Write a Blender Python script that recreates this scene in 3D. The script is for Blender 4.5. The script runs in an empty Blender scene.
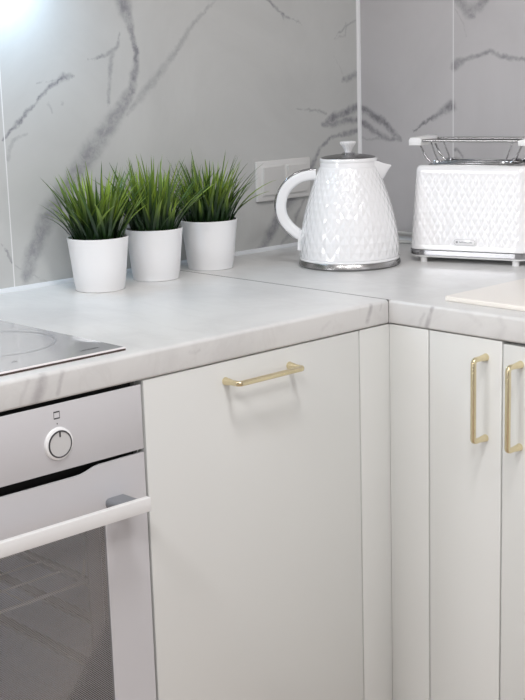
import bpy, bmesh, math, random
from mathutils import Vector, Matrix, noise

PI = math.pi
Z0 = 0.9                       # worktop surface height
YW = 0.5965                    # plane of the left wall (behind the plants)
XW = 0.5875                    # plane of the right wall (behind the toaster)
TH = 0.0397                    # worktop thickness
FY = 0.002                     # cabinet fronts sit a hair behind the worktop edge
scene = bpy.context.scene
COL = scene.collection

# ------------------------------------------------------------------ helpers
def link_mesh(name, bm, mats, parent=None, smooth=30, local=False):
    """one mesh object from bm (world coordinates unless local)"""
    if parent is not None and not local:
        w = parent_world(parent)
        bmesh.ops.transform(bm, matrix=w.inverted(), verts=bm.verts)
    me = bpy.data.meshes.new(name)
    bmesh.ops.recalc_face_normals(bm, faces=bm.faces)
    bm.to_mesh(me); bm.free()
    if not isinstance(mats, (list, tuple)):
        mats = [mats]
    for m in mats:
        me.materials.append(m)
    if smooth:
        for p in me.polygons:
            p.use_smooth = True
        me.set_sharp_from_angle(angle=math.radians(smooth))
    o = bpy.data.objects.new(name, me)
    COL.objects.link(o)
    if parent is not None:
        o.parent = parent
    return o

def parent_world(o):
    m = o.matrix_basis.copy()
    while o.parent is not None:
        o = o.parent
        m = o.matrix_basis @ m
    return m

def tag(o, label=None, cat=None, group=None, kind=None):
    if label: o['label'] = label
    if cat: o['category'] = cat
    if group: o['group'] = group
    if kind: o['kind'] = kind
    return o

def thing(name, loc, label, cat, group=None, rotz=0.0):
    o = bpy.data.objects.new(name, None)
    o.empty_display_size = 0.05
    COL.objects.link(o)
    o.location = loc
    o.rotation_euler = (0, 0, rotz)
    return tag(o, label, cat, group)

def box(bm, x0, x1, y0, y1, z0, z1, bev=0.0, seg=2, mat=0):
    vs = [bm.verts.new((x, y, z)) for z in (z0, z1) for (x, y) in ((x0, y0), (x1, y0), (x1, y1), (x0, y1))]
    idx = [(3, 2, 1, 0), (4, 5, 6, 7), (0, 1, 5, 4), (1, 2, 6, 5), (2, 3, 7, 6), (3, 0, 4, 7)]
    fs = [bm.faces.new([vs[i] for i in f]) for f in idx]
    for f in fs: f.material_index = mat
    if bev:
        es = list({e for f in fs for e in f.edges})
        bmesh.ops.bevel(bm, geom=es, offset=bev, segments=seg, profile=0.5, affect='EDGES')
    return fs

def boxm(*a, **k):
    bm = bmesh.new(); box(bm, *a, **k); return bm

def prism(bm, pts, axis, a0, a1, bev=0.0, seg=2):
    """extrude a closed 2D outline along an axis; axis 'x': pts=(y,z), 'y': pts=(x,z), 'z': pts=(x,y)"""
    def mk(p, a):
        if axis == 'x': return (a, p[0], p[1])
        if axis == 'y': return (p[0], a, p[1])
        return (p[0], p[1], a)
    A = [bm.verts.new(mk(p, a0)) for p in pts]
    B = [bm.verts.new(mk(p, a1)) for p in pts]
    n = len(pts)
    fs = [bm.faces.new(A), bm.faces.new(B[::-1])]
    caps = [e for f in fs for e in f.edges]
    for i in range(n):
        fs.append(bm.faces.new((A[i], B[i], B[(i+1) % n], A[(i+1) % n])))
    if bev:
        bmesh.ops.bevel(bm, geom=list(set(caps)), offset=bev, segments=seg, profile=0.5, affect='EDGES')
    return fs

def lathe(bm, prof, n=64, cx=0, cy=0, cz=0, close=True, mod=None):
    rings = []
    for (r, z) in prof:
        if r < 1e-6:
            rings.append([bm.verts.new((cx, cy, cz+z))])
        else:
            ring = []
            for k in range(n):
                a = 2*PI*k/n
                rr = r*(mod(a, z) if mod else 1)
                ring.append(bm.verts.new((cx+rr*math.cos(a), cy+rr*math.sin(a), cz+z)))
            rings.append(ring)
    for a, b in zip(rings, rings[1:]):
        if len(a) == 1 and len(b) == 1: continue
        for k in range(n):
            k2 = (k+1) % n
            if len(a) == 1: bm.faces.new((a[0], b[k2], b[k]))
            elif len(b) == 1: bm.faces.new((a[k], a[k2], b[0]))
            else: bm.faces.new((a[k], a[k2], b[k2], b[k]))
    return rings

def smooth_path(pts, sub=6):
    P = [Vector(p) for p in pts]
    out = []
    n = len(P)
    for i in range(n-1):
        p0 = P[max(i-1, 0)]; p1 = P[i]; p2 = P[i+1]; p3 = P[min(i+2, n-1)]
        for s in range(sub):
            t = s/sub
            out.append(0.5*((2*p1)+(p2-p0)*t+(2*p0-5*p1+4*p2-p3)*t*t+(3*p1-p0-3*p2+p3)*t**3))
    out.append(P[-1])
    return out

def sweep(bm, path, section, up=(0, 0, 1), cap=True, scale=None):
    """sweep a closed section [(side, up)] along path"""
    path = [Vector(p) for p in path]
    up = Vector(up)
    rings = []
    for i, p in enumerate(path):
        t = (path[min(i+1, len(path)-1)]-path[max(i-1, 0)]).normalized()
        side = t.cross(up)
        if side.length < 1e-4: side = t.cross(Vector((0.3, 1, 0.1)))
        side.normalize()
        u = side.cross(t).normalized()
        k = scale(i/(len(path)-1)) if scale else 1
        rings.append([bm.verts.new(p+side*a*k+u*b*k) for a, b in section])
    n = len(section)
    for a, b in zip(rings, rings[1:]):
        for k in range(n):
            bm.faces.new((a[k], a[(k+1) % n], b[(k+1) % n], b[k]))
    if cap:
        bm.faces.new(rings[0]); bm.faces.new(rings[-1][::-1])

def circle(r, n=12):
    return [(r*math.cos(2*PI*k/n), r*math.sin(2*PI*k/n)) for k in range(n)]

def rrect(w, h, r, n=4):
    out = []
    for cx, cy, a0 in ((w/2-r, h/2-r, 0), (-w/2+r, h/2-r, PI/2), (-w/2+r, -h/2+r, PI), (w/2-r, -h/2+r, 1.5*PI)):
        for k in range(n+1):
            a = a0+PI/2*k/n
            out.append((cx+r*math.cos(a), cy+r*math.sin(a)))
    return out

def tube(bm, pts, r, n=10, up=(0, 0, 1)):
    sweep(bm, pts, circle(r, n), up=up)

# ---------------------------------------------------------------- materials
def mat(name, color=(0.8, 0.8, 0.8), rough=0.5, metal=0.0, coat=0.0, spec=0.5, coat_rough=0.05):
    m = bpy.data.materials.new(name); m.use_nodes = True
    b = m.node_tree.nodes['Principled BSDF']
    b.inputs['Base Color'].default_value = (*color, 1)
    b.inputs['Roughness'].default_value = rough
    b.inputs['Metallic'].default_value = metal
    b.inputs['Coat Weight'].default_value = coat
    b.inputs['Coat Roughness'].default_value = coat_rough
    b.inputs['Specular IOR Level'].default_value = spec
    return m

class NT:
    """tiny node-building helper"""
    def __init__(s, m):
        s.t = m.node_tree; s.n = s.t.nodes; s.b = s.n['Principled BSDF']
    def link(s, a, b): s.t.links.new(a, b)
    def put(s, sock, v):
        if hasattr(v, 'is_linked'): s.link(v, sock)
        else: sock.default_value = v
    def math(s, op, a, b=None, c=None, clamp=False):
        n = s.n.new('ShaderNodeMath'); n.operation = op; n.use_clamp = clamp
        for i, v in enumerate((a, b, c)):
            if v is not None: s.put(n.inputs[i], v)
        return n.outputs[0]
    def vec(s, op, a, b=None, scale=None):
        n = s.n.new('ShaderNodeVectorMath'); n.operation = op
        s.put(n.inputs[0], a)
        if b is not None: s.put(n.inputs[1], b)
        if scale is not None: s.put(n.inputs['Scale'], scale)
        return n.outputs['Value'] if op in ('DOT_PRODUCT', 'LENGTH', 'DISTANCE') else n.outputs['Vector']
    def noise(s, v, scale, detail=3, rough=0.55, color=False, dist=0.0):
        n = s.n.new('ShaderNodeTexNoise')
        s.link(v, n.inputs['Vector'])
        n.inputs['Scale'].default_value = scale; n.inputs['Detail'].default_value = detail
        n.inputs['Roughness'].default_value = rough; n.inputs['Distortion'].default_value = dist
        return n.outputs['Color'] if color else n.outputs['Fac']
    def maprange(s, v, a, b, c=0.0, d=1.0, smooth=True):
        n = s.n.new('ShaderNodeMapRange')
        n.interpolation_type = 'SMOOTHSTEP' if smooth else 'LINEAR'
        s.put(n.inputs['Value'], v)
        for k, x in (('From Min', a), ('From Max', b), ('To Min', c), ('To Max', d)):
            s.put(n.inputs[k], x)
        return n.outputs['Result']
    def mix(s, f, a, b):
        n = s.n.new('ShaderNodeMix'); n.data_type = 'RGBA'
        s.put(n.inputs[0], f)
        for i, v in ((6, a), (7, b)):
            if hasattr(v, 'is_linked'): s.link(v, n.inputs[i])
            else: n.inputs[i].default_value = (*v, 1)
        return n.outputs[2]
    def pos(s):
        return s.n.new('ShaderNodeNewGeometry').outputs['Position']

def vein_field(nt, pos, veins, warp=0.016, soft=0.15):
    """0..1 strength of hand-placed marble veins, ragged by noise"""
    w1 = nt.vec('SUBTRACT', nt.noise(pos, 14, 4, 0.6, True), (0.5, 0.5, 0.5))
    w2 = nt.vec('SUBTRACT', nt.noise(pos, 60, 6, 0.66, True), (0.5, 0.5, 0.5))
    p = nt.vec('ADD', pos, nt.vec('SCALE', w1, scale=warp))
    p = nt.vec('ADD', p, nt.vec('SCALE', w2, scale=warp*1.0))
    acc = None
    for pts, ws, strength in veins:
        for i in range(len(pts)-1):
            a = Vector(pts[i]); b = Vector(pts[i+1]); d = b-a
            L2 = max(d.length_squared, 1e-9)
            if acc is None:
                v = nt.vec('SUBTRACT', p, tuple(a))
            else:                                      # chained on the last segment, which keeps the shader small
                n = nt.n.new('ShaderNodeVectorMath'); n.operation = 'MULTIPLY_ADD'
                nt.link(acc, n.inputs[0]); n.inputs[1].default_value = (1e-7, 1e-7, 1e-7); n.inputs[2].default_value = tuple(-a)
                v = nt.vec('ADD', p, n.outputs[0])
            t = nt.math('MULTIPLY', nt.vec('DOT_PRODUCT', v, tuple(d)), 1/L2, clamp=True)
            dist = nt.vec('DISTANCE', v, nt.vec('SCALE', tuple(d), scale=t))
            wid = nt.math('MULTIPLY_ADD', t, ws[i+1]-ws[i], ws[i])
            q = nt.math('DIVIDE', dist, wid)
            s = nt.maprange(q, soft, 1.6, strength, 0.0)
            acc = s if acc is None else nt.math('MAXIMUM', acc, s)
    brk = nt.maprange(nt.noise(p, 45, 6, 0.7), 0.30, 0.66, 0.45, 1.2)
    return nt.math('MULTIPLY', acc, brk, clamp=True)

# marble veins of the two walls and of the worktop edges: points, half widths, strength
VEINS_LEFT = [
    ([(-0.0632, 0.5965, 1.4326), (-0.0584, 0.5965, 1.3966), (-0.0483, 0.5965, 1.3712), (-0.0451, 0.5965, 1.3456), (-0.0350, 0.5965, 1.3160), (-0.0371, 0.5965, 1.2827), (-0.0516, 0.5965, 1.2423)], [0.0168, 0.015, 0.0093, 0.0047, 0.0047, 0.0084, 0.0103], 0.8),
    ([(-0.0516, 0.5965, 1.2423), (-0.0849, 0.5965, 1.2065), (-0.1301, 0.5965, 1.1607), (-0.1649, 0.5965, 1.1223), (-0.2138, 0.5965, 1.0709), (-0.2618, 0.5965, 1.0205), (-0.2919, 0.5965, 0.9689), (-0.3125, 0.5965, 0.9256)], [0.0112, 0.0159, 0.0196, 0.0206, 0.0187, 0.0187, 0.0168, 0.0112], 0.66),
    ([(-0.0612, 0.5965, 1.2054), (-0.0358, 0.5965, 1.2268), (-0.0050, 0.5965, 1.2519), (0.0291, 0.5965, 1.2849), (0.0636, 0.5965, 1.3183), (0.1013, 0.5965, 1.3558), (0.1448, 0.5965, 1.3939), (0.1777, 0.5965, 1.4210)], [0.0056, 0.0084, 0.0093, 0.0084, 0.0065, 0.0056, 0.0037, 0.0037], 0.42),
    ([(-0.3413, 0.5965, 1.1696), (-0.3080, 0.5965, 1.1957), (-0.2719, 0.5965, 1.2256), (-0.2441, 0.5965, 1.2527), (-0.2214, 0.5965, 1.2661), (-0.2033, 0.5965, 1.2744), (-0.1832, 0.5965, 1.2774)], [0.0028, 0.0047, 0.0037, 0.0037, 0.0047, 0.0065, 0.0028], 0.9),
    ([(-0.2647, 0.5965, 1.2639), (-0.2387, 0.5965, 1.2666), (-0.2122, 0.5965, 1.2729)], [0.0019, 0.0019, 0.0028], 0.5),
    ([(-0.1568, 0.5965, 1.3018), (-0.1316, 0.5965, 1.3067), (-0.1061, 0.5965, 1.3099), (-0.0771, 0.5965, 1.3258), (-0.0709, 0.5965, 1.3494)], [0.0019, 0.0028, 0.0037, 0.0047, 0.0028], 0.6),
    ([(-0.0894, 0.5965, 1.3169), (-0.0993, 0.5965, 1.2733), (-0.1096, 0.5965, 1.2223)], [0.0047, 0.0047, 0.0037], 0.5),
    ([(-0.3338, 0.5965, 1.1341), (-0.3209, 0.5965, 1.1649), (-0.2886, 0.5965, 1.1753)], [0.0037, 0.0037, 0.0028], 0.4),
    ([(-0.3624, 0.5965, 0.9878), (-0.3512, 0.5965, 0.9722), (-0.3403, 0.5965, 0.9510)], [0.0019, 0.0023, 0.0019], 0.6),
    ([(-0.3345, 0.5965, 0.9448), (-0.2997, 0.5965, 0.9240), (-0.2618, 0.5965, 0.9041)], [0.0019, 0.0019, 0.0019], 0.35),
    ([(-0.2417, 0.5965, 1.2278), (-0.2321, 0.5965, 1.2114)], [0.0028, 0.0028], 0.3),
    ([(-0.2109, 0.5965, 1.2301), (-0.2091, 0.5965, 1.2247)], [0.0028, 0.0028], 0.5),
    ([(0.2984, 0.5965, 1.4303), (0.3257, 0.5965, 1.4028), (0.3596, 0.5965, 1.3809), (0.4093, 0.5965, 1.3687)], [0.0028, 0.0037, 0.0037, 0.0023], 0.8),
    ([(0.5838, 0.5965, 1.3749), (0.5449, 0.5965, 1.3601), (0.5095, 0.5965, 1.3371)], [0.0028, 0.0028, 0.0019], 0.5),
    ([(0.5482, 0.5965, 1.3664), (0.5444, 0.5965, 1.3410), (0.5095, 0.5965, 1.3350)], [0.0028, 0.0028, 0.0019], 0.35),
    ([(0.5085, 0.5965, 1.2991), (0.5270, 0.5965, 1.2774), (0.5422, 0.5965, 1.2471)], [0.0019, 0.0019, 0.0019], 0.25),
    ([(0.5358, 0.5965, 1.2473), (0.5617, 0.5965, 1.2530), (0.5879, 0.5965, 1.2587)], [0.0056, 0.0075, 0.0075], 0.65),
    ([(0.3916, 0.5965, 1.1932), (0.4370, 0.5965, 1.1870), (0.4801, 0.5965, 1.1765)], [0.0019, 0.0028, 0.0028], 0.45),
    ([(0.4797, 0.5965, 1.1594), (0.5116, 0.5965, 1.1707), (0.5503, 0.5965, 1.1776), (0.5865, 0.5965, 1.1891)], [0.0065, 0.0093, 0.0084, 0.0075], 0.85),
    ([(0.4670, 0.5965, 1.1557), (0.5048, 0.5965, 1.1538), (0.5435, 0.5965, 1.1605), (0.5859, 0.5965, 1.1584)], [0.0056, 0.0075, 0.0075, 0.0065], 0.75),
    ([(0.4461, 0.5965, 1.0796), (0.4593, 0.5965, 1.1046), (0.4913, 0.5965, 1.1242), (0.5363, 0.5965, 1.1303), (0.5854, 0.5965, 1.1364)], [0.0047, 0.0047, 0.0047, 0.0056, 0.0065], 0.8),
    ([(0.4461, 0.5965, 1.0796), (0.4268, 0.5965, 1.0552), (0.3950, 0.5965, 1.0233), (0.3515, 0.5965, 0.9886), (0.3143, 0.5965, 0.9496), (0.2835, 0.5965, 0.9146), (0.2655, 0.5965, 0.8997)], [0.0065, 0.0093, 0.0131, 0.0159, 0.014, 0.0112, 0.0084], 0.75),
    ([(0.4064, 0.5965, 0.9965), (0.3809, 0.5965, 0.9643), (0.3646, 0.5965, 0.9314), (0.3366, 0.5965, 0.9086)], [0.0037, 0.0047, 0.0047, 0.0037], 0.5),
]
VEINS_RIGHT = [
    ([(0.5875, 0.5885, 1.1847), (0.5875, 0.5590, 1.1717), (0.5875, 0.5241, 1.1547), (0.5875, 0.4955, 1.1292), (0.5875, 0.4785, 1.1188)], [0.006, 0.009, 0.008, 0.007, 0.003], 0.85),
    ([(0.5875, 0.5891, 1.1540), (0.5875, 0.5536, 1.1369), (0.5875, 0.5187, 1.1201), (0.5875, 0.4785, 1.1166)], [0.007, 0.008, 0.007, 0.004], 0.8),
    ([(0.5875, 0.5897, 1.1187), (0.5875, 0.5599, 1.1149), (0.5875, 0.5245, 1.1243)], [0.003, 0.003, 0.003], 0.4),
    ([(0.5875, 0.4445, 1.1365), (0.5875, 0.4166, 1.1517), (0.5875, 0.3892, 1.1645), (0.5875, 0.3622, 1.1793), (0.5875, 0.3346, 1.1897)], [0.002, 0.003, 0.005, 0.008, 0.011], 0.85),
    ([(0.5875, 0.3311, 1.2712), (0.5875, 0.3201, 1.2791), (0.5875, 0.2995, 1.2867), (0.5875, 0.2690, 1.2919), (0.5875, 0.2389, 1.2971), (0.5875, 0.2141, 1.2886), (0.5875, 0.1848, 1.2841), (0.5875, 0.1465, 1.2793)], [0.01, 0.008, 0.006, 0.005, 0.005, 0.005, 0.005, 0.004], 0.65),
    ([(0.5875, 0.3282, 1.4152), (0.5875, 0.3076, 1.3943), (0.5875, 0.2897, 1.3737), (0.5875, 0.2795, 1.3693)], [0.008, 0.011, 0.011, 0.006], 0.7),
    ([(0.5875, 0.2897, 1.3816), (0.5875, 0.2645, 1.3863), (0.5875, 0.2424, 1.4104)], [0.011, 0.011, 0.008], 0.7),
    ([(0.5875, 0.3302, 1.0989), (0.5875, 0.3170, 1.0972), (0.5875, 0.3065, 1.0871), (0.5875, 0.3038, 1.0706)], [0.003, 0.003, 0.003, 0.003], 0.6),
    ([(0.5875, 0.3302, 1.0823), (0.5875, 0.3144, 1.0828)], [0.004, 0.003], 0.4),
    ([(0.5875, 0.3256, 1.3833), (0.5875, 0.3049, 1.3546), (0.5875, 0.2997, 1.3306)], [0.002, 0.002, 0.002], 0.25),
]
VEINS_EDGE = [
    ([(-0.6826, 0.0000, 0.9012), (-0.6885, 0.0000, 0.8861), (-0.6960, 0.0000, 0.8700), (-0.7052, 0.0000, 0.8516)], [0.0062, 0.0085, 0.0085, 0.0092], 0.6),
    ([(-0.6543, 0.0000, 0.8961), (-0.6603, 0.0000, 0.8808), (-0.6644, 0.0000, 0.8680)], [0.0038, 0.0038, 0.0031], 0.5),
    ([(-0.7095, 0.0000, 0.8954), (-0.7202, 0.0000, 0.8774), (-0.7242, 0.0000, 0.8649)], [0.0031, 0.0038, 0.0031], 0.25),
    ([(-0.0418, 0.0000, 0.9021), (-0.0494, 0.0000, 0.8866), (-0.0545, 0.0000, 0.8708)], [0.0038, 0.0046, 0.0046], 0.6),
    ([(-0.0147, 0.0000, 0.9016), (-0.0224, 0.0000, 0.8859)], [0.0023, 0.0023], 0.25),
    ([(-0.4335, 0.0000, 0.8855), (-0.4222, 0.0000, 0.8835), (-0.4145, 0.0000, 0.8852)], [0.0031, 0.0031, 0.0023], 0.22),
    ([(-0.1417, 0.0000, 0.8843), (-0.1602, 0.0000, 0.8743)], [0.0031, 0.0031], 0.15),
]
VEINS_EDGE2 = [
    ([(0.0000, -0.0914, 0.8963), (0.0000, -0.0873, 0.8827), (0.0000, -0.0789, 0.8620)], [0.0038, 0.0046, 0.0046], 0.65),
    ([(0.0000, -0.0748, 0.8846), (0.0000, -0.0621, 0.8632)], [0.0031, 0.0031], 0.3),
    ([(0.0000, -0.2253, 0.8958), (0.0000, -0.2329, 0.8811), (0.0000, -0.2256, 0.8645)], [0.0046, 0.0054, 0.0046], 0.2),
    ([(0.0000, -0.1440, 0.9022), (0.0000, -0.1677, 0.8937), (0.0000, -0.1873, 0.8802)], [0.0038, 0.0046, 0.0046], 0.15),
]
SEAMB = 0.3325
EXPOSURE = -0.24
def LIGHTS():
    for i, (x, y) in enumerate(((-1.9, -1.5), (-0.75, -0.75), (-0.9, -1.9), (-2.1, -0.5))):
        area('ceiling_spot', (x, y, 2.57), (0, 0, 0), 0.34, 0.34, 17.5, (1.0, 0.985, 0.985))
    area('front_fill', (-2.6, -2.9, 1.7), (math.radians(78), 0, math.radians(-35)), 1.4, 1.2, 6, (1.0, 0.97, 0.97))  # added soft fill for the cabinet fronts, no window stands there
    area('under_cabinet_lamp', (-0.345, 0.535, Z0+0.60), (0, 0, 0), 0.08, 0.04, 1.35, (0.55, 0.78, 1.0))
def WORLD():
    """room beyond the open sides: grey surroundings and one bright window far to the left, plus an added fill patch facing the left run"""
    nt = w.node_tree; N = nt.nodes; L = nt.links
    tc = N.new('ShaderNodeTexCoord'); sep = N.new('ShaderNodeSeparateXYZ'); L.new(tc.outputs['Generated'], sep.inputs[0])
    def m(op, a, b=None, clamp=False):
        n = N.new('ShaderNodeMath'); n.operation = op; n.use_clamp = clamp
        for i, v in enumerate((a, b)):
            if v is None: continue
            if hasattr(v, 'is_linked'): L.new(v, n.inputs[i])
            else: n.inputs[i].default_value = v
        return n.outputs[0]
    def bright_patch(c, half, lo, hi):
        az = m('ARCTAN2', sep.outputs[1], sep.outputs[0])
        d = m('ABSOLUTE', m('SUBTRACT', az, c))
        return m('MULTIPLY', m('LESS_THAN', d, half), m('MULTIPLY', m('GREATER_THAN', sep.outputs[2], lo), m('LESS_THAN', sep.outputs[2], hi)))
    k = m('ADD', m('MULTIPLY', bright_patch(math.radians(177), 0.11, -0.02, 0.28), 16.0), m('MULTIPLY', bright_patch(math.radians(-104), 0.16, 0.0, 0.40), 1.5))  # left window first; the second patch is added fill for the left-run fronts
    st = m('ADD', k, 0.40)
    bg.inputs[0].default_value = (0.97, 0.97, 1.0, 1)
    L.new(st, bg.inputs[1])
# ------------------------------------------------------------------- materials
def tile_material(name, veins, axis, seams, base, veincol):
    m = mat(name, rough=0.22, spec=0.5)
    nt = NT(m); pos = nt.pos()
    f = vein_field(nt, pos, veins)
    cloud = nt.noise(pos, 4, 6, 0.62, dist=0.8)
    b2 = tuple(c*0.80 for c in base)
    col = nt.mix(nt.maprange(cloud, 0.1, 0.9, 0.0, 1.0, False), base, b2)
    col = nt.mix(f, col, veincol)
    sep = nt.n.new('ShaderNodeSeparateXYZ'); nt.link(pos, sep.inputs[0])
    c = sep.outputs[axis]
    for s in seams:
        d = nt.math('ABSOLUTE', nt.math('SUBTRACT', c, s))
        k = nt.math('LESS_THAN', d, 0.0011)
        col = nt.mix(k, col, (0.80, 0.80, 0.80))
    nt.link(col, nt.b.inputs['Base Color'])
    return m

M = {}
M['tile_left'] = tile_material('marble tile left', VEINS_LEFT, 0, [-0.338, -1.26], (0.60, 0.605, 0.592), (0.23, 0.23, 0.25))
M['tile_right'] = tile_material('marble tile right', VEINS_RIGHT, 1, [SEAMB, -0.2745], (0.590, 0.575, 0.585), (0.22, 0.215, 0.23))

def worktop_material():
    m = mat('marble worktop', rough=0.32, spec=0.45)
    nt = NT(m); pos = nt.pos()
    f = vein_field(nt, pos, VEINS_EDGE+VEINS_EDGE2, 0.008)
    cl = nt.noise(pos, 4.5, 5, 0.6, dist=0.6)
    sc = nt.vec('MULTIPLY', pos, (9, 3.2, 9))
    st = nt.noise(sc, 1.0, 6, 0.65, dist=1.2)
    col = nt.mix(nt.maprange(cl, 0.35, 0.72), (0.715, 0.715, 0.705), (0.63, 0.63, 0.625))
    col = nt.mix(nt.math('MULTIPLY', nt.maprange(nt.math('ABSOLUTE', nt.math('SUBTRACT', st, 0.5)), 0.0, 0.06, 1.0, 0.0), 0.10), col, (0.47, 0.45, 0.44))
    col = nt.mix(f, col, (0.36, 0.345, 0.36))
    nt.link(col, nt.b.inputs['Base Color'])
    return m
M['worktop'] = worktop_material()
M['front'] = mat('white satin lacquer', (0.70, 0.708, 0.69), 0.16, spec=0.5)
M['carcass'] = mat('cabinet board', (0.55, 0.55, 0.54), 0.5)
M['brass'] = mat('brushed brass', (0.80, 0.70, 0.47), 0.25, 1.0)
M['white_gloss'] = mat('white glossy plastic', (0.86, 0.86, 0.87), 0.12, coat=0.8)
M['white_satin'] = mat('white satin plastic', (0.82, 0.82, 0.82), 0.38)
M['pot'] = mat('white glazed pot', (0.90, 0.90, 0.91), 0.3)
M['chrome'] = mat('polished chrome', (0.40, 0.40, 0.41), 0.12, 1.0)
M['steel'] = mat('brushed steel', (0.40, 0.395, 0.39), 0.26, 1.0)
M['dark_steel'] = mat('smoked steel', (0.22, 0.22, 0.22), 0.25, 1.0)
M['black'] = mat('black gap', (0.006, 0.006, 0.006), 0.7)
M['ink'] = mat('dark grey print', (0.05, 0.05, 0.055), 0.5)
M['pale_ink'] = mat('grey print', (0.30, 0.30, 0.31), 0.5)
M['grey_plastic'] = mat('grey plastic', (0.20, 0.21, 0.23), 0.45)
M['oven_white'] = mat('white oven enamel', (0.60, 0.595, 0.615), 0.2)
M['knob_white'] = mat('white knob', (0.60, 0.60, 0.60), 0.3)
M['cavity'] = mat('grey oven enamel', (0.78, 0.82, 0.90), 0.3)
M['wire'] = mat('pale wire', (0.88, 0.86, 0.83), 0.3)
M['hob'] = mat('pale grey glass', (0.60, 0.60, 0.62), 0.05, spec=0.9, coat=1.0, coat_rough=0.02)
M['hob_edge'] = mat('dark copper hob rim', (0.05, 0.028, 0.022), 0.4)
M['hob_bevel'] = mat('bright bevelled glass', (0.74, 0.70, 0.70), 0.15)
M['seal'] = mat('white sealing strip', (0.74, 0.76, 0.78), 0.3)
M['corner'] = mat('white corner profile', (0.82, 0.82, 0.83), 0.35)
M['joint'] = mat('dark joint', (0.10, 0.10, 0.10), 0.5, 0.0)
M['board'] = mat('cream board', (0.84, 0.80, 0.745), 0.4)
M['cord'] = mat('white cord', (0.62, 0.62, 0.60), 0.5)
M['soil'] = mat('dark soil', (0.012, 0.011, 0.008), 0.9)
M['switch'] = mat('white switch plastic', (0.68, 0.675, 0.66), 0.3)
M['floor'] = mat('beige floor', (0.42, 0.34, 0.28), 0.4)
M['ceiling'] = mat('white ceiling', (0.85, 0.85, 0.84), 0.8)

def floor_material():
    m = M['floor']; nt = NT(m); pos = nt.pos()
    st = nt.noise(nt.vec('MULTIPLY', pos, (3, 30, 1)), 1.0, 4, 0.6, dist=0.4)
    nt.link(nt.mix(nt.maprange(st, 0.3, 0.7), (0.46, 0.36, 0.29), (0.36, 0.28, 0.22)), nt.b.inputs['Base Color'])
floor_material()

def grass_material():
    m = mat('artificial grass', rough=0.42, spec=0.4)
    nt = NT(m)
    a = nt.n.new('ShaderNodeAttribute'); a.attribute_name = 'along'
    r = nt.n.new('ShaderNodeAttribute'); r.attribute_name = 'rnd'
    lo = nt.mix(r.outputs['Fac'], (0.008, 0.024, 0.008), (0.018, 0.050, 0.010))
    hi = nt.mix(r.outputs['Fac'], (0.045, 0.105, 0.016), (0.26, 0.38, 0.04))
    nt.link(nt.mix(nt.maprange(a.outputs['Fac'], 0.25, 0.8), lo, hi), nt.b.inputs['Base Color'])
    return m
M['grass'] = grass_material()

def window_glass():
    """oven pane: thin tinted glass carrying a grid of grey enamel dots"""
    m = mat('dotted oven glass')
    nt = NT(m); pos = nt.pos()
    out = nt.n['Material Output']
    tr = nt.n.new('ShaderNodeBsdfTransparent'); tr.inputs[0].default_value = (0.97, 0.98, 1.0, 1)
    gl = nt.n.new('ShaderNodeBsdfGlossy'); gl.inputs['Roughness'].default_value = 0.03
    gl.inputs['Color'].default_value = (1, 1, 1, 1)
    fr = nt.n.new('ShaderNodeFresnel'); fr.inputs['IOR'].default_value = 1.5
    g = nt.n.new('ShaderNodeMixShader')
    nt.link(fr.outputs[0], g.inputs[0]); nt.link(tr.outputs[0], g.inputs[1]); nt.link(gl.outputs[0], g.inputs[2])
    nt.b.inputs['Base Color'].default_value = (0.42, 0.42, 0.43, 1)
    nt.b.inputs['Roughness'].default_value = 0.4
    sep = nt.n.new('ShaderNodeSeparateXYZ'); nt.link(pos, sep.inputs[0])
    pitch = 0.0034
    u = nt.math('DIVIDE', nt.math('ADD', sep.outputs[0], sep.outputs[2]), pitch)
    v = nt.math('DIVIDE', nt.math('SUBTRACT', sep.outputs[0], sep.outputs[2]), pitch)
    du = nt.math('SUBTRACT', nt.math('FRACT', u), 0.5); dv = nt.math('SUBTRACT', nt.math('FRACT', v), 0.5)
    d2 = nt.math('ADD', nt.math('MULTIPLY', du, du), nt.math('MULTIPLY', dv, dv))
    dots = nt.math('LESS_THAN', d2, 0.31**2)
    mx = nt.n.new('ShaderNodeMixShader')
    nt.link(dots, mx.inputs[0]); nt.link(g.outputs[0], mx.inputs[1]); nt.link(nt.b.outputs[0], mx.inputs[2])
    nt.link(mx.outputs[0], out.inputs['Surface'])
    return m
M['oven_glass'] = window_glass()

# --------------------------------------------------------------------- setting
def struct(name, bm, m, label=None):
    o = link_mesh(name, bm, m)
    return tag(o, label, None, None, 'structure')

struct('floor', boxm(-3.2, XW+0.12, -3.2, YW+0.12, -0.1, 0.0), M['floor'])
struct('ceiling', boxm(-3.2, XW+0.12, -3.2, YW+0.12, 2.6, 2.7), M['ceiling'])
struct('wall_left', boxm(-3.2, XW, YW, YW+0.12, 0.0, 2.6), M['tile_left'])
struct('wall_right', boxm(XW, XW+0.12, -3.2, YW+0.12, 0.0, 2.6), M['tile_right'])
# white profile in the corner between the two tiled walls
bm = bmesh.new()
prism(bm, [(XW, YW), (XW-0.0065, YW), (XW-0.0065, YW-0.0018), (XW-0.0022, YW-0.0035), (XW-0.0018, YW-0.0065), (XW, YW-0.0065)], 'z', Z0, 2.6)
struct('trim_1', bm, M['corner'])
# sealing strip between worktop and left wall, and along the right wall
def quarter(r):
    return [(0, 0)]+[(-r*math.cos(a), r*math.sin(a)) for a in [PI/2*k/6 for k in range(7)]]
bm = bmesh.new()
prism(bm, [(YW+a, Z0+b) for a, b in quarter(0.0075)], 'x', -1.125, XW-0.0078)
struct('trim_2', bm, M['seal'])
bm = bmesh.new()
prism(bm, [(XW+a, Z0+b) for a, b in quarter(0.0075)], 'y', -0.69, YW-0.0078)
struct('trim_3', bm, M['seal'])

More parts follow.
